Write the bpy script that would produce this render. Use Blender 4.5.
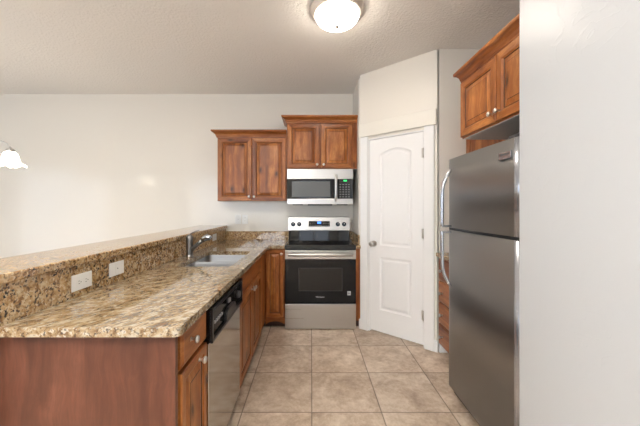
import bpy, math, random
from mathutils import Vector
random.seed(4)
for o in list(bpy.data.objects): bpy.data.objects.remove(o)
scene = bpy.context.scene
COL = scene.collection
PI = math.pi

# ------------------------------------------------------------------ camera
F = 291.0; CX, CY = 311.0, 207.0; H = 1.32
cam_data = bpy.data.cameras.new('camera'); cam = bpy.data.objects.new('camera', cam_data); COL.objects.link(cam)
cam_data.sensor_width = 36; cam_data.lens = F / 640 * 36
cam_data.shift_x = (320 - CX) / 640; cam_data.shift_y = -(213 - CY) / 640
cam_data.clip_start = 0.02
cam.location = (0, 0, H); cam.rotation_euler = (PI / 2, 0, 0)
scene.camera = cam

# ------------------------------------------------------------------ world, lights, exposure
scene.view_settings.view_transform = 'Standard'; scene.view_settings.look = 'None'
scene.view_settings.gamma = 1; scene.view_settings.use_curve_mapping = False
scene.view_settings.exposure = 0.44
world = bpy.data.worlds.new('world'); scene.world = world; world.use_nodes = True
world.node_tree.nodes['Background'].inputs[0].default_value = (0.72, 0.82, 1.0, 1)
world.node_tree.nodes['Background'].inputs[1].default_value = 1.0

def area(name, loc, rot, sx, sy, power, color):
    d = bpy.data.lights.new(name, 'AREA'); d.shape = 'RECTANGLE'; d.size = sx; d.size_y = sy
    d.energy = power; d.color = color
    o = bpy.data.objects.new(name, d); COL.objects.link(o); o.location = loc; o.rotation_euler = rot
    return o
# daylight that comes in through the windows of the room (rear wall and left wall)
area('daylight_rear_window', (-2.6, -3.18, 1.5), (PI/2, 0, 0), 3.4, 1.7, 58, (0.86, 0.93, 1.0))
area('daylight_rear_window_small', (0.1, -3.18, 1.6), (PI/2, 0, 0), 1.1, 1.3, 4, (0.86, 0.93, 1.0))
area('daylight_patio_door', (-5.48, 0.9, 1.15), (PI/2, 0, -PI/2), 2.4, 2.0, 22, (0.86, 0.93, 1.0))
# added fill light, aimed up behind the camera to brighten ceiling and room
fl = area('ceiling_bounce_fill', (-1.0, -0.7, 1.85), (PI, 0, 0), 1.4, 1.4, 130, (1.0, 0.985, 0.955))
fl.data.spread = math.radians(125)
LAMP_DOME = 26.0      # emission of the ceiling lamp's glass
LAMP_SHADE = 9.0    # emission of the chandelier's glass shades

# ------------------------------------------------------------------ node helper
class NT:
    def __init__(s, name):
        s.m = bpy.data.materials.new(name); s.m.use_nodes = True
        s.t = s.m.node_tree; s.n = s.t.nodes; s.l = s.t.links
        s.b = s.n['Principled BSDF']
    def new(s, typ, **kw):
        n = s.n.new(typ)
        for k, v in kw.items(): setattr(n, k, v)
        return n
    def link(s, a, b): s.l.new(a, b)
    def setin(s, node, key, v):
        if isinstance(v, bpy.types.NodeSocket): s.link(v, node.inputs[key])
        else: node.inputs[key].default_value = v
    def math(s, op, a, b=0.0, c=None):
        n = s.new('ShaderNodeMath', operation=op); s.setin(n, 0, a); s.setin(n, 1, b)
        if c is not None: s.setin(n, 2, c)
        return n.outputs[0]
    def vmath(s, op, a, b=(0, 0, 0)):
        n = s.new('ShaderNodeVectorMath', operation=op); s.setin(n, 0, a); s.setin(n, 1, b); return n.outputs[0]
    def obj(s): return s.new('ShaderNodeTexCoord').outputs['Object']
    def noise(s, v, scale, detail=3, rough=0.5, dist=0.0, out='Fac'):
        n = s.new('ShaderNodeTexNoise'); s.link(v, n.inputs['Vector'])
        n.inputs['Scale'].default_value = scale; n.inputs['Detail'].default_value = detail
        n.inputs['Roughness'].default_value = rough; n.inputs['Distortion'].default_value = dist
        return n.outputs[out]
    def voro(s, v, scale, feature='F1', out='Distance', rnd=1.0):
        n = s.new('ShaderNodeTexVoronoi', feature=feature); s.link(v, n.inputs['Vector'])
        n.inputs['Scale'].default_value = scale; n.inputs['Randomness'].default_value = rnd
        return n.outputs[out]
    def ramp(s, f, stops, interp='LINEAR'):
        n = s.new('ShaderNodeValToRGB'); n.color_ramp.interpolation = interp
        e = n.color_ramp.elements
        while len(e) < len(stops): e.new(0.5)
        for el, (p, c) in zip(e, stops):
            el.position = p; el.color = (c[0], c[1], c[2], 1) if not isinstance(c, float) else (c, c, c, 1)
        s.link(f, n.inputs[0]); return n.outputs[0]
    def mix(s, f, a, b, typ='MIX'):
        n = s.new('ShaderNodeMix', data_type='RGBA', blend_type=typ)
        s.setin(n, 0, f)
        for k, v in ((6, a), (7, b)):
            if isinstance(v, tuple): n.inputs[k].default_value = (v[0], v[1], v[2], 1)
            else: s.link(v, n.inputs[k])
        return n.outputs[2]
    def bump(s, h, strength, dist):
        n = s.new('ShaderNodeBump'); s.link(h, n.inputs['Height'])
        n.inputs['Strength'].default_value = strength; n.inputs['Distance'].default_value = dist
        s.link(n.outputs[0], s.b.inputs['Normal'])
    def base(s, c): s.setin(s.b, 'Base Color', c if not isinstance(c, tuple) else (c[0], c[1], c[2], 1))
    def set(s, **kw):
        for k, v in kw.items():
            k = {'rough': 'Roughness', 'metal': 'Metallic', 'spec': 'Specular IOR Level', 'coat': 'Coat Weight',
                 'coat_rough': 'Coat Roughness', 'aniso': 'Anisotropic'}.get(k, k)
            s.setin(s.b, k, v)
        return s

def plain(name, c, rough=0.4, metal=0.0, var=0.04, scale=30):
    t = NT(name); co = t.obj(); f = t.noise(co, scale, 2)
    t.base(t.mix(f, tuple(x * (1 - var) for x in c), tuple(min(1, x * (1 + var)) for x in c)))
    t.set(rough=rough, metal=metal); return t.m

def wood(name, dark, mid, light, axis='z', rough=0.32, knots=True, scale=1.0):
    t = NT(name); co = t.obj()
    info = t.new('ShaderNodeObjectInfo')
    comb = t.new('ShaderNodeCombineXYZ')
    for i in range(3): t.link(t.math('MULTIPLY', info.outputs['Random'], 7.3 + i * 3.1), comb.inputs[i])
    co = t.vmath('ADD', co, comb.outputs[0])
    s = {'z': (1, 1, 0.1), 'x': (0.1, 1, 1), 'y': (1, 0.1, 1)}[axis]
    warp = t.noise(co, 3.5, 2, out='Color')
    wv = t.vmath('MULTIPLY', t.vmath('SUBTRACT', warp, (0.5, 0.5, 0.5)), (0.09, 0.09, 0.09))
    st = t.vmath('MULTIPLY', t.vmath('ADD', co, wv), s)
    g1 = t.noise(st, 26 * scale, 4, 0.6, 0.6)
    g2 = t.noise(st, 7 * scale, 3, 0.5, 0.8)
    fine = t.noise(st, 160 * scale, 2, 0.5)
    f = t.math('ADD', t.math('MULTIPLY', g1, 0.40), t.math('MULTIPLY', g2, 0.60))
    c = t.ramp(f, [(0.36, dark), (0.50, mid), (0.62, light)])
    c = t.mix(t.math('MULTIPLY', t.ramp(fine, [(0.42, 1.0), (0.55, 0.0)]), 0.22), c, dark)
    blotch = t.ramp(t.noise(co, 5, 3, 0.6), [(0.40, 0.0), (0.62, 1.0)])
    c = t.mix(t.math('MULTIPLY', blotch, 0.4), c, tuple(x * 0.55 for x in mid))
    if knots:
        kk = t.vmath('MULTIPLY', t.vmath('ADD', co, wv), {'z': (1, 1, .55), 'x': (.55, 1, 1), 'y': (1, .55, 1)}[axis])
        d = t.voro(kk, 6.5)
        c = t.mix(t.ramp(d, [(0.05, 0.95), (0.11, 0.45), (0.22, 0.0)]), c, tuple(x * 0.30 for x in dark))
    sp = t.new('ShaderNodeSeparateXYZ'); t.link(co, sp.inputs[0])
    cb = t.new('ShaderNodeCombineXYZ')
    for i, k in enumerate('xyz'):
        if k != axis: t.link(t.math('FLOOR', t.math('DIVIDE', sp.outputs[i], 0.083)), cb.inputs[i])
    wn = t.new('ShaderNodeTexWhiteNoise', noise_dimensions='3D'); t.link(cb.outputs[0], wn.inputs['Vector'])
    if knots: c = t.mix(t.math('MULTIPLY', wn.outputs['Value'], 0.42), c, dark)
    t.base(c); t.set(rough=rough, spec=0.35)
    t.bump(g1, 0.08, 0.002)
    return t.m

W_D, W_M, W_L = (0.14, 0.034, 0.008), (0.40, 0.130, 0.030), (0.63, 0.26, 0.075)
M = {}
M['wood'] = wood('alder_upright_grain', W_D, W_M, W_L, 'z')
M['wood_h'] = wood('alder_level_grain', W_D, W_M, W_L, 'x')
M['wood_end'] = wood('alder_veneer_end_panel', (0.080, 0.028, 0.016), (0.135, 0.047, 0.026), (0.175, 0.067, 0.039), 'z', 0.35, False, 1.0)
M['glaze'] = plain('dark_glaze', (0.055, 0.020, 0.010), 0.45)
M['toe'] = plain('toe_kick_wood', (0.055, 0.022, 0.012), 0.5)
M['melamine'] = plain('white_melamine', (0.62, 0.62, 0.60), 0.4)
M['nickel'] = plain('brushed_nickel', (0.62, 0.60, 0.57), 0.28, 1.0)
M['chrome'] = plain('chrome', (0.50, 0.53, 0.57), 0.12, 1.0)
M['pan'] = plain('satin_lamp_pan', (0.72, 0.66, 0.60), 0.5, 0.6)
M['faucet'] = plain('faucet_steel', (0.27, 0.26, 0.25), 0.28, 1.0)
M['white_paint'] = plain('white_gloss_paint', (0.85, 0.85, 0.85), 0.32, 0, 0.01)
M['header_paint'] = plain('cream_header_paint', (0.80, 0.77, 0.70), 0.4, 0, 0.01)
M['black_plastic'] = plain('black_plastic', (0.012, 0.012, 0.013), 0.3)
M['black_gloss'] = plain('black_gloss', (0.006, 0.006, 0.007), 0.06)
M['dark_grey'] = plain('dark_grey', (0.05, 0.05, 0.055), 0.4)
M['grey_plastic'] = plain('grey_plastic', (0.30, 0.30, 0.31), 0.4)
M['white_plastic'] = plain('white_plastic', (0.82, 0.82, 0.80), 0.35)
M['slot'] = plain('socket_slot', (0.05, 0.05, 0.05), 0.5)
M['letter'] = plain('silver_lettering', (0.75, 0.75, 0.75), 0.4)
M['sticker'] = plain('sticker', (0.45, 0.46, 0.46), 0.5)
M['knob_blue'] = plain('range_knob', (0.015, 0.03, 0.05), 0.2)

def steel(name, c, rough, axis, b=0.12):
    t = NT(name); co = t.obj()
    s = {'x': (0.6, 40, 90), 'z': (90, 90, 0.8), 'y': (90, 0.8, 90)}[axis]
    st = t.vmath('MULTIPLY', co, s)
    f = t.noise(st, 3.0, 3, 0.6)
    sm = t.noise(co, 3.0, 3, 0.6)
    t.base(t.mix(f, tuple(x * 0.93 for x in c), c))
    r = t.math('ADD', t.math('MULTIPLY', f, b), t.math('MULTIPLY', sm, 0.10))
    t.set(rough=t.math('ADD', r, rough - b / 2 - 0.05), metal=1.0)
    return t.m
M['steel'] = steel('brushed_steel', (0.56, 0.55, 0.535), 0.30, 'x')
M['steel_fridge'] = steel('brushed_steel_fridge', (0.31, 0.305, 0.30), 0.40, 'x')
M['steel_dw'] = steel('brushed_steel_dishwasher', (0.60, 0.585, 0.56), 0.12, 'z', 0.03)
M['steel_sink'] = steel('satin_sink_steel', (0.36, 0.36, 0.36), 0.30, 'x')
M['silver'] = plain('silver_painted_plastic', (0.46, 0.48, 0.52), 0.22, 0.8)

def glassy(name, c, rough=0.05):
    t = NT(name); t.base(c); t.set(rough=rough, spec=0.3); return t.m
M['oven_glass'] = glassy('oven_glass', (0.006, 0.007, 0.009), 0.05)
M['oven_window'] = glassy('oven_window_glass', (0.022, 0.021, 0.020), 0.08)
M['cooktop_glass'] = glassy('cooktop_glass', (0.004, 0.004, 0.005), 0.05)
M['mesh_window'] = plain('microwave_mesh_window', (0.11, 0.115, 0.115), 0.3)
M['burner'] = plain('burner_print', (0.05, 0.05, 0.052), 0.25)

def emit(name, c, strength):
    t = NT(name); t.base(c); t.setin(t.b, 'Emission Color', (c[0], c[1], c[2], 1)); t.setin(t.b, 'Emission Strength', strength)
    t.set(rough=0.3); return t.m
M['lamp_glass'] = emit('lit_frosted_glass', (1.0, 0.90, 0.78), LAMP_DOME)
M['shade_glass'] = emit('lit_shade_glass', (1.0, 0.88, 0.70), LAMP_SHADE)
M['led_blue'] = emit('blue_display', (0.05, 0.22, 1.0), 1.6)
M['led_green'] = emit('green_display', (0.05, 0.9, 0.2), 0.9)

def granite(name, veined):
    t = NT(name); co = t.vmath('MULTIPLY', t.obj(), (1.35, 1.35, 1.35)); k = 0.72 if veined else 1.0
    if veined:
        mp = t.new('ShaderNodeMapping'); mp.vector_type = 'TEXTURE'; t.link(co, mp.inputs['Vector'])
        mp.inputs['Rotation'].default_value = (0, 0, math.radians(52)); mp.inputs['Scale'].default_value = (2.2, 0.85, 1)
        co = mp.outputs[0]
    w = t.vmath('MULTIPLY', t.vmath('SUBTRACT', t.noise(co, 12, 3, out='Color'), (.5, .5, .5)), (0.04, 0.04, 0.04))
    c2 = t.vmath('ADD', co, w)
    big = t.noise(c2, 26, 3, 0.6, 0.5)
    base = t.ramp(big, [(0.36, (0.26, 0.145, 0.06)), (0.46, (0.46, 0.305, 0.15)), (0.55, (0.58, 0.43, 0.25)), (0.66, (0.71, 0.61, 0.45))])
    pale = t.ramp(t.noise(t.vmath('ADD', c2, (3, 7, 1)), 60, 2, 0.5), [(0.57, 0.0), (0.64, 0.8)])
    base = t.mix(pale, base, (0.78, 0.70, 0.55))
    gate = t.ramp(t.noise(c2, 9, 2), [(0.36, 0.35), (0.58, 1.0)])
    d = t.ramp(t.noise(t.vmath('ADD', co, (5, 2, 9)), 62, 3, 0.55, 0.3), [(0.555, 0.0), (0.60, 1.0)])
    base = t.mix(t.math('MULTIPLY', t.math('MULTIPLY', d, k), gate), base, (0.035, 0.024, 0.022))
    vor = t.ramp(t.voro(c2, 48), [(0.22, 0.95 * k), (0.30, 0.0)])
    base = t.mix(t.math('MULTIPLY', vor, t.ramp(t.noise(co, 21, 2), [(0.45, 0.0), (0.55, 1.0)])), base, (0.05, 0.04, 0.042))
    t.base(t.mix(1.0, base, (0.62, 0.62, 0.63) if veined else (0.84, 0.75, 0.63), 'MULTIPLY')); t.set(rough=0.035, spec=1.0)
    return t.m
M['granite'] = granite('gold_granite', False)
M['granite_slab'] = granite('gold_granite_veined', True)

def tile_floor():
    T = 0.4485
    t = NT('travertine_tile'); co = t.obj()
    sep = t.new('ShaderNodeSeparateXYZ'); t.link(co, sep.inputs[0])
    us = []; cells = []
    for i, off in ((0, 0.005), (1, 2.767)):
        u = t.math('DIVIDE', t.math('SUBTRACT', sep.outputs[i], off - T * 30), T)
        cells.append(t.math('FLOOR', u))
        fr = t.math('FRACT', u)
        us.append(t.math('MULTIPLY', t.math('MINIMUM', fr, t.math('SUBTRACT', 1.0, fr)), T))
    edge = t.math('MINIMUM', us[0], us[1])
    grout = t.ramp(edge, [(0.0, 1.0), (0.0026, 1.0), (0.0042, 0.0)])
    comb = t.new('ShaderNodeCombineXYZ'); t.link(cells[0], comb.inputs[0]); t.link(cells[1], comb.inputs[1])
    wn = t.new('ShaderNodeTexWhiteNoise', noise_dimensions='3D'); t.link(comb.outputs[0], wn.inputs['Vector'])
    sh = t.vmath('ADD', co, t.vmath('MULTIPLY', wn.outputs['Color'], (20, 20, 20)))
    n1 = t.noise(sh, 5, 6, 0.65, 0.4); n2 = t.noise(sh, 28, 5, 0.7)
    f = t.math('ADD', t.math('MULTIPLY', n1, 0.65), t.math('MULTIPLY', n2, 0.35))
    c = t.ramp(f, [(0.36, (0.34, 0.25, 0.18)), (0.48, (0.50, 0.39, 0.295)), (0.56, (0.60, 0.49, 0.385)), (0.66, (0.72, 0.62, 0.515))])
    tone = t.math('ADD', t.math('MULTIPLY', wn.outputs['Value'], 0.16), 0.92)
    cc = t.new('ShaderNodeCombineColor')
    for i in range(3): t.link(tone, cc.inputs[i])
    c = t.mix(1.0, c, cc.outputs[0], 'MULTIPLY')
    c = t.mix(grout, c, (0.13, 0.10, 0.08))
    t.base(c)
    t.set(rough=t.math('ADD', t.math('MULTIPLY', grout, 0.4), t.math('ADD', t.math('MULTIPLY', n2, 0.2), 0.30)), spec=0.4)
    h = t.math('SUBTRACT', t.math('MULTIPLY', n2, 0.15), grout)
    t.bump(h, 0.35, 0.003)
    return t.m
M['tile'] = tile_floor()

def paint(name, c, rough, bs, bd, scale, strokes=False):
    t = NT(name); co = t.obj()
    n = t.noise(co, scale, 3, 0.55, 0.3)
    h = t.ramp(n, [(0.42, 0.0), (0.60, 1.0)])
    if strokes:
        st = t.vmath('MULTIPLY', t.vmath('ADD', co, (0, 1.7, .9)), (1, 1.6, 2.6))
        s1 = t.noise(st, 4, 2, 0.4, 1.8)
        ridge = t.ramp(s1, [(0.50, 0.0), (0.535, 1.0), (0.55, 0.0)])
        g = t.ramp(t.noise(co, 2.3, 2), [(0.56, 0.0), (0.70, 1.0)])
        h = t.math('ADD', t.math('MULTIPLY', h, 0.06), t.math('MULTIPLY', t.math('MULTIPLY', ridge, g), 0.9))
        h = t.math('ADD', h, t.math('MULTIPLY', t.noise(co, 3.0, 2), 2.0))
    t.base(c); t.set(rough=rough, spec=0.45)
    t.bump(h, bs, bd)
    return t.m
M['wall'] = paint('cream_wall_paint', (0.77, 0.735, 0.67), 0.42, 0.10, 0.002, 22)
M['wall_far'] = paint('cream_wall_paint_satin', (0.77, 0.735, 0.67), 0.15, 0.02, 0.002, 14)
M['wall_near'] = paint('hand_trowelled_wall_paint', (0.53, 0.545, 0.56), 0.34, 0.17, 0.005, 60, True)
M['ceiling'] = paint('textured_ceiling_paint', (0.85, 0.825, 0.785), 0.7, 0.45, 0.005, 50)

# ------------------------------------------------------------------ mesh helper
class MB:
    def __init__(s): s.v = []; s.f = []; s.mi = []; s.sm = []
    def face(s, idx, mi=0, sm=False): s.f.append(tuple(idx)); s.mi.append(mi); s.sm.append(sm)
    def box(s, x0, x1, y0, y1, z0, z1, mi=0):
        b = len(s.v)
        s.v += [(x, y, z) for z in (z0, z1) for y in (y0, y1) for x in (x0, x1)]
        for q in ((0, 2, 3, 1), (4, 5, 7, 6), (0, 1, 5, 4), (2, 6, 7, 3), (0, 4, 6, 2), (1, 3, 7, 5)):
            s.face([b + i for i in q], mi)
        return s
    def poly_prism(s, pts, axis, a0, a1, mi=0):
        """extrude a 2D outline along an axis ('x','y','z')"""
        b = len(s.v); n = len(pts)
        for a in (a0, a1):
            for (p, q) in pts:
                s.v.append({'z': (p, q, a), 'y': (p, a, q), 'x': (a, p, q)}[axis])
        s.face(range(b + n - 1, b - 1, -1), mi); s.face(range(b + n, b + 2 * n), mi)
        for i in range(n):
            j = (i + 1) % n
            s.face((b + i, b + j, b + n + j, b + n + i), mi)
        return s
    def rings(s, rings, mi=0, cap0=True, cap1=True, sm=True, closed=True):
        b = len(s.v); n = len(rings[0])
        for r in rings: s.v += [tuple(p) for p in r]
        for k in range(len(rings) - 1):
            for i in range(n if closed else n - 1):
                j = (i + 1) % n
                s.face((b + k * n + i, b + k * n + j, b + (k + 1) * n + j, b + (k + 1) * n + i), mi, sm)
        if cap0: s.face([b + i for i in range(n - 1, -1, -1)], mi)
        if cap1: s.face([b + (len(rings) - 1) * n + i for i in range(n)], mi)
        return s
    def lathe(s, c, prof, axis='z', n=28, mi=0, cap0=True, cap1=True, sm=True, ruffle=None):
        rs = []
        for k, (r, a) in enumerate(prof):
            ring = []
            for i in range(n):
                th = 2 * PI * i / n
                rr, aa = r, a
                if ruffle: rr, aa = ruffle(k, th, r, a)
                p, q = rr * math.cos(th), rr * math.sin(th)
                d = {'z': (p, q, aa), 'y': (p, aa, -q), 'x': (aa, p, q)}[axis]
                ring.append((c[0] + d[0], c[1] + d[1], c[2] + d[2]))
            rs.append(ring)
        return s.rings(rs, mi, cap0, cap1, sm)
    def cyl(s, c, r, a0, a1, axis='z', n=24, mi=0, bev=0.0):
        if bev: pr = [(r - bev, a0), (r, a0 + bev), (r, a1 - bev), (r - bev, a1)]
        else: pr = [(r, a0), (r, a1)]
        return s.lathe(c, pr, axis, n, mi)
    def tube(s, pts, r, n=12, mi=0, flat=1.0, caps=True):
        pts = [Vector(p) for p in pts]; rs = []
        rad = r if isinstance(r, (list, tuple)) else [r] * len(pts)
        t0 = (pts[1] - pts[0]).normalized()
        up = Vector((0, 0, 1)) if abs(t0.z) < 0.9 else Vector((0, 1, 0))
        for i, p in enumerate(pts):
            t = (pts[min(i + 1, len(pts) - 1)] - pts[max(i - 1, 0)]).normalized()
            side = t.cross(up)
            if side.length < 1e-4: side = Vector((1, 0, 0))
            side.normalize(); u2 = side.cross(t).normalized(); up = u2
            rs.append([p + side * (rad[i] * math.cos(2 * PI * k / n)) + u2 * (rad[i] * flat * math.sin(2 * PI * k / n)) for k in range(n)])
        return s.rings(rs, mi, caps, caps)
    def build(s, name, mats, parent=None, bevel=0.0, seg=2):
        me = bpy.data.meshes.new(name); me.from_pydata([tuple(v) for v in s.v], [], s.f)
        if not isinstance(mats, (list, tuple)): mats = [mats]
        for m in mats: me.materials.append(m)
        for p, mi, sm in zip(me.polygons, s.mi, s.sm): p.material_index = mi; p.use_smooth = sm
        me.update()
        import bmesh
        bm = bmesh.new(); bm.from_mesh(me); bmesh.ops.recalc_face_normals(bm, faces=bm.faces); bm.to_mesh(me); bm.free()
        o = bpy.data.objects.new(name, me); COL.objects.link(o)
        if parent: o.parent = parent
        if bevel:
            b = o.modifiers.new('edge_bevel', 'BEVEL'); b.width = bevel; b.segments = seg; b.limit_method = 'ANGLE'
            b.angle_limit = math.radians(40); b.harden_normals = False
        return o

def empty(name, loc, rz=0, label=None, cat=None, group=None):
    o = bpy.data.objects.new(name, None); COL.objects.link(o); o.location = loc; o.rotation_euler = (0, 0, rz)
    o.empty_display_size = 0.1
    return tag(o, label, cat, group)
def tag(o, label=None, cat=None, group=None, kind=None):
    if label: o['label'] = label
    if cat: o['category'] = cat
    if group: o['group'] = group
    if kind: o['kind'] = kind
    return o
def struct(o): o['kind'] = 'structure'; return o

# ------------------------------------------------------------------ the room
YW = 3.70      # back wall
ZC = 2.757     # ceiling
XL, YR = -5.3, -3.0
XR = 1.76
PX0, PY0 = 0.535, 3.177         # pantry wall near the range
PX1, PY1 = 1.15, 2.65           # pantry wall near the fridge
XN, YN = 0.952, 1.337            # wall block in the right foreground
struct(MB().box(XL - .2, 2.0, YR - .2, YW + .2, -0.1, 0).build('floor', M['tile']))
struct(MB().box(XL - .2, 2.0, YR - .2, YW + .2, ZC, ZC + .1).build('ceiling', M['ceiling']))
struct(MB().box(XL - .2, XR + .12, YW, YW + .15, 0, ZC).build('wall_back', M['wall_far']))
# left wall with the patio door opening
b = MB()
b.box(XL - .12, XL, YR, -0.3, 0, ZC); b.box(XL - .12, XL, 2.1, YW, 0, ZC); b.box(XL - .12, XL, -0.3, 2.1, 2.15, ZC)
struct(b.build('wall_left', M['wall']))
b = MB()
for y in (-0.3, 0.87, 2.04): b.box(XL - .09, XL - .03, y, y + .06, 0, 2.15)
b.box(XL - .09, XL - .03, -0.24, 2.04, 2.09, 2.15); b.box(XL - .09, XL - .03, -0.24, 2.04, 0, .06)
struct(b.build('window_1', M['white_paint']))
# rear wall with two window openings
b = MB()
b.box(XL, -4.3, YR - .12, YR, 0, ZC); b.box(-0.9, -0.45, YR - .12, YR, 0, ZC); b.box(0.65, XR, YR - .12, YR, 0, ZC)
b.box(-4.3, -0.9, YR - .12, YR, 0, .65); b.box(-4.3, -0.9, YR - .12, YR, 2.35, ZC)
b.box(-0.45, 0.65, YR - .12, YR, 0, .95); b.box(-0.45, 0.65, YR - .12, YR, 2.25, ZC)
struct(b.build('wall_rear', M['wall']))
def wframe(name, x0, x1, z0, z1, n):
    b = MB()
    for i in range(n + 1):
        x = x0 + (x1 - x0 - .05) * i / n; b.box(x, x + .05, YR - .09, YR - .03, z0, z1)
    b.box(x0, x1, YR - .085, YR - .035, z0, z0 + .05); b.box(x0, x1, YR - .085, YR - .035, z1 - .05, z1)
    struct(b.build(name, M['white_paint']))
wframe('window_2', -4.3, -0.9, .65, 2.35, 3); wframe('window_3', -0.45, 0.65, .95, 2.25, 2)
# right side
struct(MB().box(XR, XR + .12, YN - .12, PY1, 0, ZC).build('wall_right', M['wall']))
struct(MB().box(PX1 + .02, XR + .12, PY1, PY1 + .11, 0, ZC).build('wall_right_end', M['wall']))
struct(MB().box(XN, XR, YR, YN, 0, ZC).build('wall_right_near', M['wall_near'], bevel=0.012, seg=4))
struct(MB().box(PX0, PX0 + .10, PY0 + .085, YW, 0, ZC).build('wall_pantry_side', M['wall']))
# diagonal pantry wall
dx, dy = PX1 - PX0, PY1 - PY0
LW = math.hypot(dx, dy); AW = math.atan2(dy, dx)
D0, D1, DH = 0.103, 0.697, 2.045
def place_diag(o): o.location = (PX0, PY0, 0); o.rotation_euler = (0, 0, AW); return o
b = MB()
b.poly_prism([(0, 0), (D0, 0), (D0, .11), (.09, .11)], 'z', 0, ZC)
b.poly_prism([(D1, 0), (LW, 0), (LW - .04, .11), (D1, .11)], 'z', 0, ZC)
b.box(D0, D1, 0, .11, DH, ZC)
w = place_diag(struct(b.build('wall_pantry', M['wall'])))
b = MB()
b.box(D0 - .088, D0, -.018, 0, 0, 2.07); b.box(D1, D1 + .088, -.018, 0, 0, 2.07)
b.box(D0, D0 + .012, 0, .09, 0, DH); b.box(D1 - .012, D1, 0, .09, 0, DH); b.box(D0 + .012, D1 - .012, 0, .09, DH - .012, DH)
place_diag(struct(b.build('trim_1', M['white_paint'], bevel=0.002)))
place_diag(struct(MB().box(D0 - .103, D1 + .108, -.026, 0, 2.071, 2.213).build('trim_2', M['header_paint'], bevel=0.003)))
# pantry door: local panel outline, two moulded panels, the upper one arched
def door_leaf():
    x0, x1, z0, z1, y = D0 + .015, D1 - .015, .022, DH - .016, .006
    root = MB()
    px0, px1 = x0 + .115, x1 - .115
    def outline(inset, za, zb, arch):
        pts = [(px0 + inset, za + inset), (px1 - inset, za + inset)]
        zt = zb - inset
        if arch:
            xc, hw = (px0 + px1) / 2, (px1 - px0) / 2 - inset
            for k in range(0, 17):
                u = 1 - 2 * k / 16
                pts.append((xc + u * hw, zt - arch * (u * u) ** 1.0))
        else:
            for k in range(0, 17):
                u = 1 - 2 * k / 16
                pts.append(((px0 + px1) / 2 + u * ((px1 - px0) / 2 - inset), zt))
        return pts
    mb = MB()
    for za, zb, arch in ((.92, 1.915, .05), (.25, .80, 0)):
        rs = []
        for ins, dep in ((0, 0), (.006, .006), (.014, .010), (.026, .010), (.036, .004), (.05, .002)):
            rs.append([(p, y + dep, q) for p, q in outline(ins, za, zb, arch)])
        mb.rings(rs, 0, False, True, sm=False)
    # face around the panels
    def strip(xa, xb, za, zb): mb.box(xa, xb, y, y + .034, za, zb)
    strip(x0, px0, z0, z1); strip(px1, x1, z0, z1)
    strip(px0, px1, z0, .25); strip(px0, px1, .80, .92)
    # top rail with the arch cut
    top = [(px0, z1), (px1, z1)] + outline(0, .92, 1.915, .05)[2:]
    mb.poly_prism(top, 'y', y, y + .034)
    # back skin
    mb.box(px0, px1, y + .020, y + .034, .25, 1.9)
    return mb
dr = place_diag(struct(door_leaf().build('door_1', M['white_paint'])))
hb = MB()
kx = D0 + .065; kz = .935
hb.lathe((kx, 0.005, kz), [(.032, 0), (.032, -.006), (.012, -.012), (.011, -.035), (.022, -.045), (.028, -.058), (.024, -.070), (.010, -.075)], 'y', 24)
hb.build('door_knob', M['nickel'], dr)
for z in (1.83, 1.07, .30):
    MB().cyl((D1 - .012, -.004, z), .006, -.045, .045, 'z', 12).box(D1 - .03, D1 - .012, .002, .0055, z - .045, z + .045).build('hinge', M['nickel'], dr)

# baseboards
def baseboard(name, x0, x1, y0, y1): struct(MB().box(x0, x1, y0, y1, 0, .095).build(name, M['white_paint'], bevel=0.003))
place_diag(struct(MB().box(-.002, D0 - .089, -.022, 0, 0, .105).box(D1 + .089, LW + .008, -.016, 0, 0, .105).build('baseboard_pantry', M['white_paint'], bevel=.003)))
baseboard('baseboard_right_end', PX1 + .012, PX1 + .09, PY1 - .015, PY1)
baseboard('baseboard_back', XL, -1.33, YW - .015, YW)
baseboard('baseboard_right_near', XN - .015, XN, YR, YN)

# ------------------------------------------------------------------ cabinet building
def nested(mb, x0, x1, z0, z1, prof, mats):
    """concentric rectangular rings; prof = [(inset, y)], mats per strip: 'w' grain follows each rail, int otherwise"""
    rs = [[(x0 + i, y, z0 + i), (x1 - i, y, z0 + i), (x1 - i, y, z1 - i), (x0 + i, y, z1 - i)] for i, y in prof]
    b = len(mb.v)
    for r in rs: mb.v += r
    for k in range(len(rs) - 1):
        for i in range(4):
            j = (i + 1) % 4
            mi = mats[k]
            if mi == 'w': mi = 1 if i in (0, 2) else 0
            mb.face((b + 4 * k + i, b + 4 * k + j, b + 4 * k + 4 + j, b + 4 * k + 4 + i), mi)
    return b + 4 * (len(rs) - 1)
T = 0.020
def knob(parent, x, y, z):
    MB().lathe((x, y, z), [(.009, 0), (.006, -.004), (.006, -.014), (.013, -.020), (.0155, -.026), (.012, -.031), (.004, -.033)], 'y', 16).build('knob', M['nickel'], parent)
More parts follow.
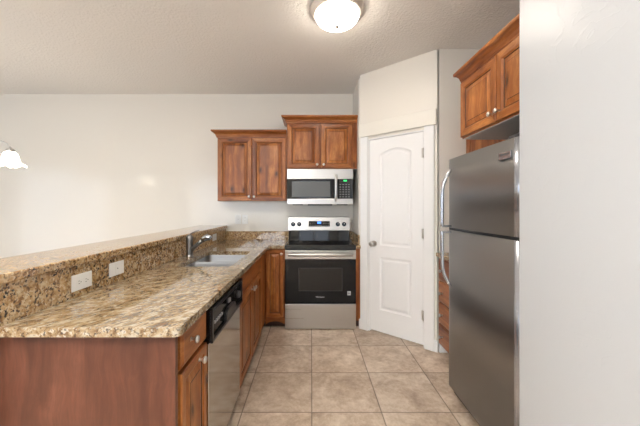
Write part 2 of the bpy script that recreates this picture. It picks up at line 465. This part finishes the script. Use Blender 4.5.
def front(root, name, x0, x1, z0, z1, kpos=None, y=0.0, stile=0.058, knobs=True, panel=True):
    """raised-panel front: frame, panel and knob; its back lies on plane y, it faces -y"""
    mb = MB(); f = y - T
    if panel:
        l = nested(mb, x0, x1, z0, z1, [(0, y), (0, f + .004), (.004, f), (stile - .010, f), (stile - .006, f + .004), (stile, f + .006), (stile + .003, f + .013)],
                   ['w', 'w', 'w', 'w', 'w', 2])
        mb.face((l, l + 1, l + 2, l + 3), 0); mb.face((0, 1, 2, 3), 0)
        fr = mb.build(name, [M['wood'], M['wood_h'], M['glaze']], root)
        pb = MB(); s = stile + .0035
        l = nested(pb, x0 + s, x1 - s, z0 + s, z1 - s, [(0, f + .0125), (.001, f + .009), (.004, f + .009), (.030, f + .002), (.033, f + .0005)], [2, 0, 0, 2])
        pb.face((l, l + 1, l + 2, l + 3), 0); pb.face((0, 1, 2, 3), 0)
        pb.build('raised_panel', [M['wood'], M['wood_h'], M['glaze']], fr)
    else:
        l = nested(mb, x0, x1, z0, z1, [(0, y), (0, f + .008), (.004, f + .005), (.010, f + .003), (.014, f)], [1, 1, 1, 1])
        mb.face((l, l + 1, l + 2, l + 3), 1); mb.face((0, 1, 2, 3), 1)
        fr = mb.build(name, [M['wood'], M['wood_h']], root)
    if kpos: knob(fr, kpos[0], f + .0005, kpos[1])
    return fr
def carcass(root, x0, x1, d, z0, z1, name='body', mats=None, bottom=None):
    """face frame board and box behind it; face frame at y 0"""
    mb = MB()
    mb.box(x0, x1, 0.02, d, z0, z1, 0)
    o = mb.build(name, mats or M['wood'], root)
    fb = MB(); fw = .042
    fb.box(x0, x0 + fw, 0, .0195, z0, z1, 0); fb.box(x1 - fw, x1, 0, .0195, z0, z1, 0)
    fb.box(x0 + fw, x1 - fw, 0, .0195, z0, z0 + fw, 1); fb.box(x0 + fw, x1 - fw, 0, .0195, z1 - fw, z1, 1)
    fb.box(x0 + fw, x1 - fw, .004, .0195, z0 + fw, z1 - fw, 0)
    fb.build('face_frame', [M['wood'], M['wood_h']], root)
    return o
def crown(root, x0, x1, d, z0, left, right, k=1.0):
    prof = [(0.0, z0), (.010, z0), (.012, z0 + .012), (.016, z0 + .016), (.022, z0 + .034), (.038, z0 + .050), (.056, z0 + .058), (.060, z0 + .066), (.060, z0 + .078), (0.0, z0 + .078)]
    prof = [(o * k, z) for o, z in prof]
    mb = MB(); rs = []
    for o, z in prof:
        r = []
        xa = x0 - o if left else x0; xb = x1 + o if right else x1
        if left: r.append((xa, d, z))
        r.append((xa, -T * 0 - o, z)); r.append((xb, -o, z))
        if right: r.append((xb, d, z))
        rs.append(r)
    n = len(rs[0]); b = len(mb.v)
    for r in rs: mb.v += r
    for k in range(len(rs)):
        k2 = (k + 1) % len(rs)
        for i in range(n - 1): mb.face((b + k * n + i, b + k * n + i + 1, b + k2 * n + i + 1, b + k2 * n + i), 0)
    for i in (0, n - 1): mb.face([b + k * n + i for k in range(len(rs))], 0)
    mb.build('crown_moulding', M['wood_h'], root)

XF = -0.497     # face plane of the peninsula's cabinets
YF = 3.17       # face plane of the cabinets on the back wall
ZB, ZT = 0.083, 0.868
# --- near peninsula cabinet (drawer over door) with its finished end panel
Y0 = 1.047; Y1 = 1.342
c = empty('base_cabinet', (XF, Y0, 0), PI/2, 'brown wood base cabinet at the near end of the peninsula, one drawer over one door', 'cabinet')
wd = Y1 - Y0
carcass(c, 0.0, wd, .60, ZB, ZT)
MB().box(0.01, wd, .075, .60, 0, ZB - .001).build('toe_kick', M['toe'], c)
front(c, 'drawer', .030, wd - .006, .715, .858, (.110, .795), panel=False)
front(c, 'door', .030, wd - .006, .095, .700, (.195, .668), stile=.045)
e = MB().box(-.020, -.001, -.018, .632, 0, ZT).build('end_panel', M['wood_end'], c)
e['label'] = 'reddish smooth wood end panel'
MB().box(-.022, -.001, .6325, .668, 0, ZT).build('scribe_strip', M['wood'], c, bevel=.002)

# --- sink base cabinet
SY0, SY1 = 1.940, 2.80
c = empty('base_cabinet', (XF, SY0, 0), PI/2, 'brown wood sink base cabinet with two doors, between dishwasher and corner', 'cabinet')
wd = SY1 - SY0
mb = MB(); mb.box(0, wd, .02, .60, ZB, .60); mb.build('body', M['wood'], c)
mb = MB(); mb.box(0, .04, 0, .0195, ZB, ZT, 0); mb.box(wd - .04, wd, 0, .0195, ZB, ZT, 0)
mb.box(.04, wd - .04, 0, .0195, ZB, .125, 1); mb.box(.04, wd - .04, 0, .0195, .68, ZT, 1); mb.box(.04, wd - .04, .004, .0195, .125, .68, 0)
mb.build('face_frame', [M['wood'], M['wood_h']], c)
front(c, 'false_drawer_front', .012, wd - .012, .715, .858, None, panel=False)
front(c, 'door', .012, wd / 2 - .003, .095, .700, (wd / 2 - .035, .66))
front(c, 'door', wd / 2 + .003, wd - .012, .095, .700, (wd / 2 + .035, .66))
MB().box(0, wd, .075, .60, 0, ZB - .001).build('toe_kick', M['toe'], c)

# --- corner cabinet: blind filler on the peninsula side, narrow door on the back run
c = empty('corner_cabinet', (XF, YF, 0), 0, 'narrow brown wood corner base cabinet immediately left of the range', 'cabinet')
RX0, RX1 = -0.280, 0.484
wd = RX0 - .004 - XF
mb = MB(); mb.box(-.585, -.001, .001, .52, ZB, ZT); mb.box(-.001, wd, .02, .52, ZB, ZT); mb.build('body', M['wood'], c)
mb = MB(); mb.box(-.0195, 0, -.368, .0, ZB, ZT, 0); mb.build('corner_filler', M['wood'], c, bevel=.001)
mb = MB(); mb.box(.001, wd, 0, .0195, ZB + .03, ZT, 0)
# scalloped bottom rail
pts = [(.001, ZB + .03), (.001, .045)]
for k in range(13):
    u = k / 12; pts.append((.012 + u * (wd - .024), .045 + .030 * math.sin(PI * u) ** 0.6 if 0 < u < 1 else .045))
pts += [(wd, .045), (wd, ZB + .03)]
mb.poly_prism(pts, 'y', 0, .0195, 1); mb.build('face_frame', [M['wood'], M['wood_h']], c)
front(c, 'door', .008, wd - .016, .125, .858, (wd - .035, .815), stile=.045)
MB().box(-.06, wd, .06, .075, 0, ZB - .002).box(-.075, -.06, -.368, .075, 0, ZB - .002).build('toe_kick', M['toe'], c)

# --- filler cabinet right of the range
c = empty('cabinet_filler', (RX1 + .004, YF, 0), 0, 'thin brown wood filler between the range and the pantry wall', 'cabinet')
MB().box(0, PX0 - RX1 - .005, 0, .02, ZB, ZT).build('front_strip', M['wood'], c)
MB().box(0, PX0 - RX1 - .005, .06, .08, 0, ZT).build('toe_kick', M['toe'], c)

# --- drawer cabinet beyond the fridge
XD = 1.165; DY1 = 2.634; DY0 = 2.135
c = empty('drawer_cabinet', (XD, DY1, 0), -PI/2, 'brown wood four drawer base cabinet between fridge and pantry wall', 'cabinet')
wd = DY1 - DY0
carcass(c, 0, wd, .588, ZB, ZT)
for z0, z1 in ((.665, .858), (.475, .657), (.285, .467), (.095, .277)):
    front(c, 'drawer', .012, wd - .012, z0, z1, (.10, (z0 + z1) / 2), panel=False)
MB().box(.09, wd, .075, .588, 0, ZB - .001).build('toe_kick', M['toe'], c)

# --- wall cabinets
YU = 3.37
def upper(name, loc, rz, wd, d, h, splits, label, kz, stile, lr, filler=0.0, bottom=M['melamine'], group=None, zt=.012):
    c = empty(name, loc, rz, label, 'cabinet', group)
    mb = MB(); mb.box(0, wd, .02, d, .004, h, 0); mb.box(0.002, wd - .002, .004, d, 0, .004, 1)
    mb.build('body', [M['wood'], bottom], c)
    fb = MB(); fw = .04
    fb.box(0, fw, 0, .0195, .0042, h, 0); fb.box(wd - fw - filler, wd, 0, .0195, .0042, h, 0)
    fb.box(fw, wd - fw - filler, 0, .0195, .0042, .05, 1); fb.box(fw, wd - fw - filler, 0, .0195, h - .05, h, 1); fb.box(fw, wd - fw - filler, .004, .0195, .05, h - .05, 0)
    fb.build('face_frame', [M['wood'], M['wood_h']], c)
    n = len(splits)
    for i, (a, b_) in enumerate(splits):
        kx = b_ - .028 if i == 0 else a + .028
        front(c, 'door', a, b_, zt, h - zt - .01, (kx, kz), stile=stile)
    if lr is not None: crown(c, 0, wd, d, h - .012, *lr)
    return c
XA, XB, XCc = -1.082, -0.2795, 0.533
w1 = XB - .001 - XA
upper('wall_cabinet', (XA, YU, 1.384), 0, w1, YW - YU - .001, .752, [(.010, w1 / 2 - .002), (w1 / 2 + .002, w1 - .010)],
      'two door knotty brown wall cabinet left of the microwave, the lower mounted one', .055, .052, (True, False))
w2 = XCc - XB
upper('wall_cabinet', (XB, YU, 1.757), 0, w2, YW - YU - .001, .545, [(.008, .378), (.398, w2 - .058)],
      'short brown wall cabinet with crown directly above the microwave', .050, .055, (True, False), filler=.045)
UY1, UY0 = 2.075, 1.262 + .08
w3 = UY1 - UY0
upper('wall_cabinet', (1.08, UY1, 1.800), -PI/2, w3, XR - 1.08 - .001, .418, [(.008, .402), (.410, w3 - .008)],
      'deep orange brown wall cabinet hanging above the refrigerator', .062, .055, (True, False, .75))
w4 = 2.648 - 2.08
upper('wall_cabinet', (1.425, 2.648, 1.384), -PI/2, w4, XR - 1.425 - .001, .752, [(.010, w4 - .010)],
      'wall cabinet mostly hidden behind the fridge top, only a strip of orange wood showing', .055, .052, None)

# ------------------------------------------------------------------ half wall and granite
struct(MB().box(-1.30, -1.105, .95, YW, 0, 1.05).build('wall_peninsula', M['wall']))
GT, GB = 0.906, 0.8725
ct = empty('countertop', (0, 0, 0), 0, 'L shaped speckled gold granite countertop of the peninsula with the sink cutout', 'countertop')
def slab_with_hole():
    """L-shaped slab outline with rounded rectangular sink hole, built as quads between outline pieces"""
    import bmesh
    bm = bmesh.new()
    def arc(cx, cy, r, a0, a1, n=6): return [(cx + r * math.cos(a0 + (a1 - a0) * k / n), cy + r * math.sin(a0 + (a1 - a0) * k / n)) for k in range(n + 1)]
    XE = -0.450; YE = 3.125
    out = [(-1.079, .998)] + arc(XE - .02, .998 + .02, .02, -PI/2, 0) + [(XE, YE), (RX0 - .003, YE), (RX0 - .003, YW - .001), (-1.079, YW - .001)]
    hx0, hx1, hy0, hy1, r = -.952, -.560, 2.025, 2.72, .035
    hole = arc(hx1 - r, hy1 - r, r, 0, PI/2) + arc(hx0 + r, hy1 - r, r, PI/2, PI) + arc(hx0 + r, hy0 + r, r, PI, 1.5 * PI) + arc(hx1 - r, hy0 + r, r, 1.5 * PI, 2 * PI)
    es = []
    for loop in (out, hole):
        vs = [bm.verts.new((x, y, GT)) for x, y in loop]
        for i in range(len(vs)): es.append(bm.edges.new((vs[i], vs[(i + 1) % len(vs)])))
    bmesh.ops.triangle_fill(bm, use_beauty=True, use_dissolve=False, edges=es)
    r_ = bmesh.ops.extrude_face_region(bm, geom=bm.faces[:])
    for v in [g for g in r_['geom'] if isinstance(g, bmesh.types.BMVert)]: v.co.z = GB
    bmesh.ops.recalc_face_normals(bm, faces=bm.faces)
    me = bpy.data.meshes.new('slab'); bm.to_mesh(me); bm.free(); me.materials.append(M['granite_slab'])
    o = bpy.data.objects.new('slab', me); COL.objects.link(o); o.parent = ct
    bv = o.modifiers.new('edge_bevel', 'BEVEL'); bv.width = .004; bv.segments = 3; bv.limit_method = 'ANGLE'; bv.angle_limit = math.radians(50)
    return o
slab_with_hole()
MB().box(-1.104, -1.080, .94, YW - .001, .875, 1.052).build('backsplash', M['granite'], ct)
MB().box(-1.079, RX0 - .003, YW - .021, YW - .001, GT + .0005, 1.013).build('backsplash', M['granite'], ct, bevel=.002)
ct2 = empty('countertop', (0, 0, 0), 0, 'small strip of granite countertop between the range and pantry wall', 'countertop')
MB().box(RX1 + .003, PX0 - .001, 3.125, YW - .001, GB, GT).build('slab', M['granite'], ct2, bevel=.003)
MB().box(PX0 - .021, PX0 - .001, 3.19, YW - .021, GT + .0005, 1.013).box(RX1 + .003, PX0 - .001, YW - .0205, YW - .001, GT + .0005, 1.013).build('backsplash', M['granite'], ct2, bevel=.002)
ct3 = MB().box(1.135, XR - .001, 2.115, PY1 - .001, GB, GT).build('countertop', M['granite'], bevel=.005)
tag(ct3, 'granite countertop on the drawer cabinet beyond the refrigerator', 'countertop')
bt = MB().box(-1.41, -1.062, .93, YW - .001, 1.0525, 1.088).build('bar_top', M['granite'], bevel=.007, seg=3)
tag(bt, 'long raised granite bar ledge on the half wall behind the sink', 'bar counter')

# ------------------------------------------------------------------ sink and faucet
sk = empty('kitchen_sink', (-.7525, 2.375, GB), 0, 'stainless steel double bowl sink set under the granite', 'sink')
def bowl(y0, y1, hx=.205, depth=.19, r=.04):
    rs = []
    for dz, ins in ((-.001, 0.0), (-.02, .004), (-depth * .8, .012), (-depth, .045)):
        ring = []
        for (cx, cy, a) in ((hx - r, y1 - r, 0), (-hx + r, y1 - r, PI/2), (-hx + r, y0 + r, PI), (hx - r, y0 + r, 1.5 * PI)):
            for k in range(5):
                th = a + PI/2 * k / 4
                x = cx + r * math.cos(th); y = cy + r * math.sin(th)
                sx = (abs(x) - ins) / max(abs(x), 1e-6); my = (y0 + y1) / 2; yy = y - my
                sy = (abs(yy) - ins) / max(abs(yy), 1e-6)
                ring.append((x * max(sx, 0), my + yy * max(sy, 0), dz))
        rs.append(ring)
    mb = MB(); mb.rings(rs, 0, False, True)
    # outer flange
    ro = [(p[0] * 1.03, p[1], p[2]) for p in rs[0]]
    mb.rings([rs[0], ro], 0, False, False, sm=False)
    o = mb.build('bowl', M['steel_sink'], sk)
    MB().lathe((0, (y0 + y1) / 2, -depth), [(.042, .001), (.042, .004), (.034, .005), (.028, .001)], 'z', 20).build('drain', M['chrome'], o)
bowl(-.352, -.012); bowl(.012, .352)
MB().box(-.200, .200, -.0118, .0118, -.03, -.004).build('divider', M['nickel'], sk, bevel=.008)

fx, fy = -1.014, 2.430
fc = empty('faucet', (fx, fy, GT + .0005), 0, 'brushed steel pull out kitchen faucet behind the sink', 'faucet')
MB().lathe((0, 0, 0), [(.033, 0), (.033, .006), (.028, .012), (.028, .02), (.028, .145), (.029, .16), (.022, .178), (.008, .186)], 'z', 28).build('faucet_body', M['faucet'], fc)
MB().tube([(.010, 0, .045), (.04, -.004, .075), (.085, -.010, .115), (.115, -.014, .140)], [.017, .017, .016, .018], 16).build('spout', M['faucet'], fc)
MB().tube([(.112, -.014, .138), (.130, -.016, .152), (.155, -.019, .163), (.175, -.021, .160), (.185, -.022, .150)], [.020, .024, .026, .025, .018], 16).build('spray_head', M['chrome'], fc)
MB().tube([(.0, 0, .180), (.02, -.004, .196), (.05, -.01, .210), (.085, -.016, .220)], [.010, .009, .008, .007], 10, flat=.7).build('lever', M['faucet'], fc)

# ------------------------------------------------------------------ outlets and switch
def plate(name, loc, rz, label, cat, kind, horiz=False):
    c = empty(name, loc, rz, label, cat)
    w, h = (.118, .074) if horiz else (.072, .116)
    MB().box(-w/2, w/2, -.006, 0, -h/2, h/2).build('cover_plate', M['white_plastic'], c, bevel=.002)
    if kind == 'outlet':
        for s in (-1, 1):
            ox, oz = (s * .021, 0) if horiz else (0, s * .021)
            so = MB()
            so.box(ox - .015, ox + .015, -.0085, -.0065, oz - .014, oz + .014)
            so = so.build('socket', M['white_plastic'], c, bevel=.001)
            sl = MB()
            if horiz:
                sl.box(ox - .007, ox + .001, -.0092, -.0086, oz + .005, oz + .007); sl.box(ox - .007, ox + .001, -.0092, -.0086, oz - .007, oz - .005); sl.box(ox + .006, ox + .010, -.0092, -.0086, oz - .002, oz + .002)
            else:
                sl.box(ox + .005, ox + .007, -.0092, -.0086, oz - .001, oz + .007); sl.box(ox - .007, ox - .005, -.0092, -.0086, oz - .001, oz + .007); sl.box(ox - .002, ox + .002, -.0092, -.0086, oz - .010, oz - .006)
            sl.build('slots', M['slot'], so)
    else:
        MB().box(-.018, .018, -.0085, -.0065, -.03, .03).build('rocker', M['white_plastic'], c, bevel=.001)
        MB().box(-.003, .003, -.0095, -.0088, -.003, .003).build('indicator', M['slot'], c)
    return c
plate('wall_outlet', (-1.0795, 1.368, .972), PI/2, 'white outlet plate on the granite backsplash, nearest of the backsplash plates', 'outlet', 'outlet', True)
p = plate('wall_outlet', (-1.0795, 1.612, .980), PI/2, 'white outlet plate with a single socket, second from near end of the granite backsplash', 'outlet', 'switch', True)
plate('wall_outlet', (-1.0795, 3.252, .982), PI/2, 'white outlet plate on the granite backsplash just past the faucet', 'outlet', 'outlet', True)
plate('light_switch', (-.925, YW - .0005, 1.163), 0, 'white switch plate on the back wall under the cabinet, left of the outlet', 'switch', 'switch')
plate('wall_outlet', (-.838, YW - .0005, 1.163), 0, 'white outlet plate on the back wall right beside the switch', 'outlet', 'outlet')

def text(name, s, size, mat, parent, loc, rot, depth=.0004):
    cu = bpy.data.curves.new(name, 'FONT'); cu.body = s; cu.size = size; cu.align_x = 'CENTER'; cu.align_y = 'CENTER'; cu.extrude = depth
    tmp = bpy.data.objects.new(name + '_tmp', cu); COL.objects.link(tmp)
    bpy.context.view_layer.update()
    me = bpy.data.meshes.new_from_object(tmp.evaluated_get(bpy.context.evaluated_depsgraph_get()))
    bpy.data.objects.remove(tmp)
    me.materials.clear(); me.materials.append(mat)
    o = bpy.data.objects.new(name, me); COL.objects.link(o); o.parent = parent; o.location = loc; o.rotation_euler = rot
    return o

# ------------------------------------------------------------------ range
RC = (RX0 + RX1) / 2; RW = RX1 - RX0; hw = RW / 2
r = empty('electric_range', (RC, 3.13, 0), 0, 'stainless steel electric range with black glass cooktop and oven door', 'range')
MB().box(-hw, hw, .035, .545, .025, .895).build('body', M['dark_grey'], r)
for sx in (-1, 1):
    for sy in (.08, .5): MB().cyl((sx * (hw - .05), sy, 0), .018, 0, .0245, 'z', 12).build('foot', M['black_plastic'], r)
MB().box(-hw, hw, 0, .034, .008, .272).build('drawer', M['steel'], r, bevel=.004)
od = MB().box(-hw, hw, 0, .034, .280, .758).build('oven_door', M['oven_glass'], r, bevel=.004)
MB().box(-hw, hw, -.003, .034, .7585, .852).build('door_top_band', M['steel'], od, bevel=.004)
mb = MB()
nested(mb, -.235, .235, .415, .665, [(0, -.0006), (.004, -.0006)], [0]); mb.build('window_outline', M['dark_grey'], od)
MB().box(-.231, .231, -.0005, .0, .419, .661).build('oven_window', M['oven_window'], od)
mb = MB(); mb.tube([(-.345, -.052, .815), (-.2, -.056, .815), (0, -.058, .815), (.2, -.056, .815), (.345, -.052, .815)], .017, 14, flat=1.1)
for s in (-1, 1): mb.box(s * .335 - .014, s * .335 + .014, -.05, -.002, .803, .827)
mb.build('oven_handle', M['steel'], od, bevel=.002)
text('brand_lettering', 'Whirlpool', .022, M['letter'], od, (-.005, -.0012, .352), (PI/2, 0, 0))
MB().box(.288, .325, -.0010, -.0002, .37, .415).box(.294, .319, -.0016, -.0010, .39, .398, 1).build('energy_sticker', [M['sticker'], M['slot']], od)
# cooktop
MB().box(-hw, hw, -.004, .40, .862, .9085).build('cooktop_frame', M['black_plastic'], r, bevel=.006)
ck = MB().box(-hw + .012, hw - .012, .012, .395, .9087, .914).build('cooktop', M['cooktop_glass'], r, bevel=.002)
mb = MB()
for x, y, rr in ((-.19, .12, .105), (.19, .12, .085), (-.19, .30, .075), (.19, .30, .105), (0, .30, .05)):
    for q in (rr, rr * .65):
        mb.lathe((x, y, 0), [(q - .002, .9144), (q, .9144)], 'z', 40, cap0=False, cap1=False)
mb.build('burner_rings', M['burner'], ck)
# backguard
MB().poly_prism([(.395, .9095), (.545, .9095), (.545, 1.035), (.405, 1.035)], 'x', -hw + .012, hw - .02).build('riser', M['black_gloss'], r, bevel=.004)
bg = MB().poly_prism([(.385, 1.036), (.54, 1.036), (.54, 1.198), (.405, 1.198)], 'x', -hw + .002, hw - .008).build('control_panel', M['steel'], r, bevel=.004)
MB().box(-.13, .125, .378, .40, 1.085, 1.150).build('display_window', M['black_gloss'], bg)
MB().box(-.025, .018, .3765, .3779, 1.118, 1.142).build('clock_display', M['led_blue'], bg)
for i in range(9):
    for j in range(2):
        x = -.115 + i * .027
        if abs(x) > .04 or j == 0: MB().box(x, x + .012, .3772, .3779, 1.094 + j * .026, 1.100 + j * .026).build('button', M['grey_plastic'], bg)
for x in (-.318, -.245, .222, .298):
    k = MB().lathe((x, .389, 1.112), [(.026, 0), (.026, -.003), (.021, -.005), (.019, -.026), (.015, -.029)], 'y', 22).build('control_knob', M['knob_blue'], bg)
    MB().box(x - .002, x + .002, .3585, .3598, 1.112, 1.128).build('pointer', M['letter'], k)

# ------------------------------------------------------------------ microwave
mwx0, mwx1 = -.272, .478
m_ = empty('microwave', ((mwx0 + mwx1) / 2, 3.31, 1.350), 0, 'stainless steel microwave hood mounted over the range', 'microwave')
mh = (mwx1 - mwx0) / 2
MB().box(-mh, mh, .028, .388, .012, .402).build('body', M['black_plastic'], m_)
MB().box(-mh, mh, 0, .027, .288, .402).build('vent_band', M['steel'], m_, bevel=.003)
MB().box(-mh, mh, 0, .027, .0, .064).build('bottom_band', M['steel'], m_, bevel=.003)
md = MB().box(-mh, .165, 0, .027, .065, .287).build('door', M['black_gloss'], m_, bevel=.002)
MB().box(-mh + .055, .115, -.0008, .0, .085, .262).build('door_window', M['mesh_window'], md)
mb = MB(); mb.tube([(.178, -.034, .035), (.178, -.040, .12), (.178, -.042, .19), (.178, -.040, .26), (.178, -.034, .335)], .016, 14)
mb.box(.167, .189, -.032, -.0005, .045, .07).box(.167, .189, -.032, -.0005, .30, .325)
mb.build('handle', M['steel'], md, bevel=.001)
cp = MB().box(.167, mh, 0, .027, .065, .287).build('control_panel', M['black_gloss'], m_, bevel=.002)
MB().box(.268, .305, -.0008, 0, .262, .278).build('clock_display', M['led_green'], cp)
for i in range(4):
    for j in range(6): MB().box(.222 + i * .033, .222 + i * .033 + .016, -.0008, 0, .082 + j * .028, .082 + j * .028 + .007).build('button', M['grey_plastic'], cp)
mb = MB(); mb.box(-mh + .06, -mh + .18, .02, .10, -.008, .011); mb.box(-.14, .14, .02, .10, -.012, .011); mb.box(mh - .18, mh - .06, .02, .10, -.008, .011)
mb.build('grease_filter', M['black_plastic'], m_)

# ------------------------------------------------------------------ dishwasher (faces +X)
dwl = 1.937 - 1.345
d = empty('dishwasher', (-.461, 1.345, 0), PI/2, 'built in dishwasher with black control panel and stainless door', 'dishwasher')
MB().box(.003, dwl - .003, .045, .60, .085, .866).build('body', M['dark_grey'], d)
MB().box(.002, dwl - .002, .012, .044, .075, .686).build('door_panel', M['steel_dw'], d, bevel=.003)
MB().box(.01, dwl - .01, .065, .075, .0, .074).build('toe_kick', M['black_plastic'], d)
cpn = MB()
cpn.box(.002, dwl - .002, .006, .044, .687, .848)
cpn = cpn.build('control_panel', M['black_gloss'], d, bevel=.003)
mb = MB()   # raised surround of the panel with the handle recess between
mb.box(.002, dwl - .002, -.006, .0055, .828, .848); mb.box(.002, dwl - .002, -.006, .0055, .687, .704)
mb.box(.002, .02, -.006, .0055, .704, .828); mb.box(dwl - .02, dwl - .002, -.006, .0055, .704, .828)
mb.build('panel_surround', M['black_plastic'], cpn, bevel=.002)
mb = MB(); pts = []
mb.poly_prism([(.20, .712), (.42, .712), (.40, .754), (.36, .766), (.26, .766), (.22, .754)], 'y', -.012, .0055)
mb.build('latch_handle', M['black_plastic'], cpn, bevel=.004)
for i in range(5): MB().box(.05 + i * .027, .068 + i * .027, -.0015, .0055, .760, .772).build('button', M['grey_plastic'], cpn)
MB().lathe((.50, .006, .767), [(.024, 0), (.022, -.014), (.018, -.018)], 'y', 20).build('cycle_dial', M['dark_grey'], cpn)
MB().box(.29, .325, -.0015, .0055, .782, .803).build('badge', M['grey_plastic'], cpn)

# ------------------------------------------------------------------ refrigerator (faces -X)
FX, FYn, FYf = 0.974, 1.362, 2.078
fw = FYf - FYn
f = empty('refrigerator', (FX, FYf, 0), -PI/2, 'tall stainless steel top freezer refrigerator', 'refrigerator')
MB().box(.004, fw - .004, .075, .76, .025, 1.645).build('cabinet_body', M['dark_grey'], f, bevel=.004)
def fdoor(z0, z1):
    prof = []
    n = 14
    for k in range(n + 1):           # slightly bowed front, rounded edges
        u = k / n; x = u * fw
        prof.append((x, .008 - .008 * math.sin(PI * u) if 0 < k < n else .020))
    # rounded corners
    e = [(0, .068)] + [(0, .024), (.003, .013), (.010, .0065)] + [(.03 + (fw - .068) * k / n, .004 * (1 - math.sin(PI * (k / n)))) for k in range(n + 1)] + [(fw - .022, .007), (fw - .008, .015), (fw, .030), (fw, .068)]
    mb = MB(); b0 = len(mb.v); N = len(e)
    for z in (z0, z1):
        for p, q in e: mb.v.append((p, q, z))
    mb.face(range(N), 0); mb.face(range(2 * N - 1, N - 1, -1), 0)
    for i in range(N):
        j = (i + 1) % N
        silver = i < 2 or i >= N - 5
        mb.face((i, j, N + j, N + i), 1 if silver else 0, not (i == N - 1))
    return mb
fz = fdoor(1.176, 1.655).build('freezer_door', [M['steel_fridge'], M['silver']], f)
fr = fdoor(.062, 1.158).build('fridge_door', [M['steel_fridge'], M['silver']], f)
MB().box(.004, fw - .004, .010, .074, 1.159, 1.175).build('door_gasket', M['black_plastic'], f)
MB().box(.01, fw - .01, .045, .09, .0, .060).build('base_grille', M['black_plastic'], f)
MB().box(fw - .09, fw - .01, .01, .09, 1.656, 1.672).build('hinge_cover', M['dark_grey'], f, bevel=.004)
hx = .042
def bow(z_far, z_near, parent):
    pts = []; n = 14
    for k in range(n + 1):
        u = k / n; z = z_far + (z_near - z_far) * u
        off = .066 * min(1.0, math.sin(min(u / .42, 1.0) * PI / 2) ** .8) if u > 0 else 0.0
        pts.append((hx, .010 - off, z))
    pts.append((hx, -.052, z_near)); pts.append((hx, .006, z_near))
    mb = MB(); mb.tube(pts[:-2], [.008] + [.012] * (len(pts) - 3), 12, flat=1.0)
    zc = z_near; s = 1 if z_far > z_near else -1
    mb.box(hx - .012, hx + .012, -.062, .006, min(zc, zc + s * .014), max(zc, zc + s * .014))
    mb.build('handle', M['silver'], parent, bevel=.002)
bow(1.585, 1.180, fz); bow(.765, 1.152, fr)
lb = MB().box(fw - .145, fw - .052, -.0035, .004, 1.560, 1.596).build('badge', M['silver'], fz, bevel=.001)
text('brand_lettering', 'FRIGIDAIRE', .0135, M['slot'], lb, (fw - .0985, -.004, 1.584), (PI/2, 0, 0))

# ------------------------------------------------------------------ ceiling lamp
cl = empty('ceiling_lamp', (.19, 2.12, ZC), 0, 'round flush mount ceiling lamp with lit frosted dome', 'lamp')
MB().lathe((0, 0, 0), [(.195, -.0005), (.195, -.012), (.185, -.022), (.180, -.034), (.168, -.042), (.160, -.042)], 'z', 48).build('base_pan', M['pan'], cl)
prof = [(.158, -.0425)] + [(.158 * math.cos(a), -.0425 - .075 * math.sin(a)) for a in [PI/2 * k / 10 for k in range(1, 10)]] + [(.004, -.1175)]
MB().lathe((0, 0, 0), prof, 'z', 48, cap0=False).build('glass_dome', M['lamp_glass'], cl)
MB().lathe((0, 0, 0), [(.006, -.117), (.017, -.120), (.019, -.126), (.012, -.134), (.005, -.137), (.004, -.143), (.001, -.145)], 'z', 20).build('finial', M['nickel'], cl)

# ------------------------------------------------------------------ chandelier in the dining area
chx, chy = -3.155, 2.60
ch = empty('chandelier', (chx, chy, 0), 0, 'chandelier over the dining area with lit white bell shade', 'lamp')
MB().lathe((0, 0, 0), [(.065, ZC - .0005), (.065, ZC - .015), (.02, ZC - .03), (.008, ZC - .035), (.008, 2.05), (.02, 2.03), (.03, 1.99), (.018, 1.94), (.03, 1.88), (.035, 1.84), (.018, 1.79), (.006, 1.76)], 'z', 20).build('stem', M['nickel'], ch)
for k, an in enumerate((0.0, 2 * PI / 3, -2 * PI / 3)):
    gm = M['shade_glass'] if k == 0 else M['white_plastic']
    ca, sa = math.cos(an), math.sin(an); R = .47
    pts = []
    for u, z in ((.02, 1.86), (.10, 1.83), (.20, 1.85), (.30, 1.90), (.38, 1.912), (.44, 1.89), (R, 1.85), (R, 1.835)):
        pts.append((u * ca, u * sa, z))
    a = MB().tube(pts, .006, 10).build('arm', M['nickel'], ch)
    MB().lathe((R * ca, R * sa, 0), [(.008, 1.85), (.03, 1.838), (.034, 1.815), (.03, 1.81)], 'z', 20).build('shade_fitter', M['nickel'], a)
    def ruf(k_, th, r_, z_):
        if k_ >= 4: return r_ * (1 + .02 * (k_ - 3) * math.cos(6 * th)), z_ - .004 * (k_ - 3) * math.cos(6 * th)
        return r_, z_
    MB().lathe((R * ca, R * sa, 0), [(.030, 1.812), (.046, 1.80), (.055, 1.77), (.061, 1.735), (.076, 1.708), (.106, 1.690)], 'z', 36, cap0=False, cap1=False, ruffle=ruf).build('glass_shade', gm, a)
    MB().lathe((R * ca, R * sa, 0), [(.012, 1.80), (.028, 1.76), (.034, 1.72), (.028, 1.69), (.01, 1.672)], 'z', 20).build('bulb', gm, a)
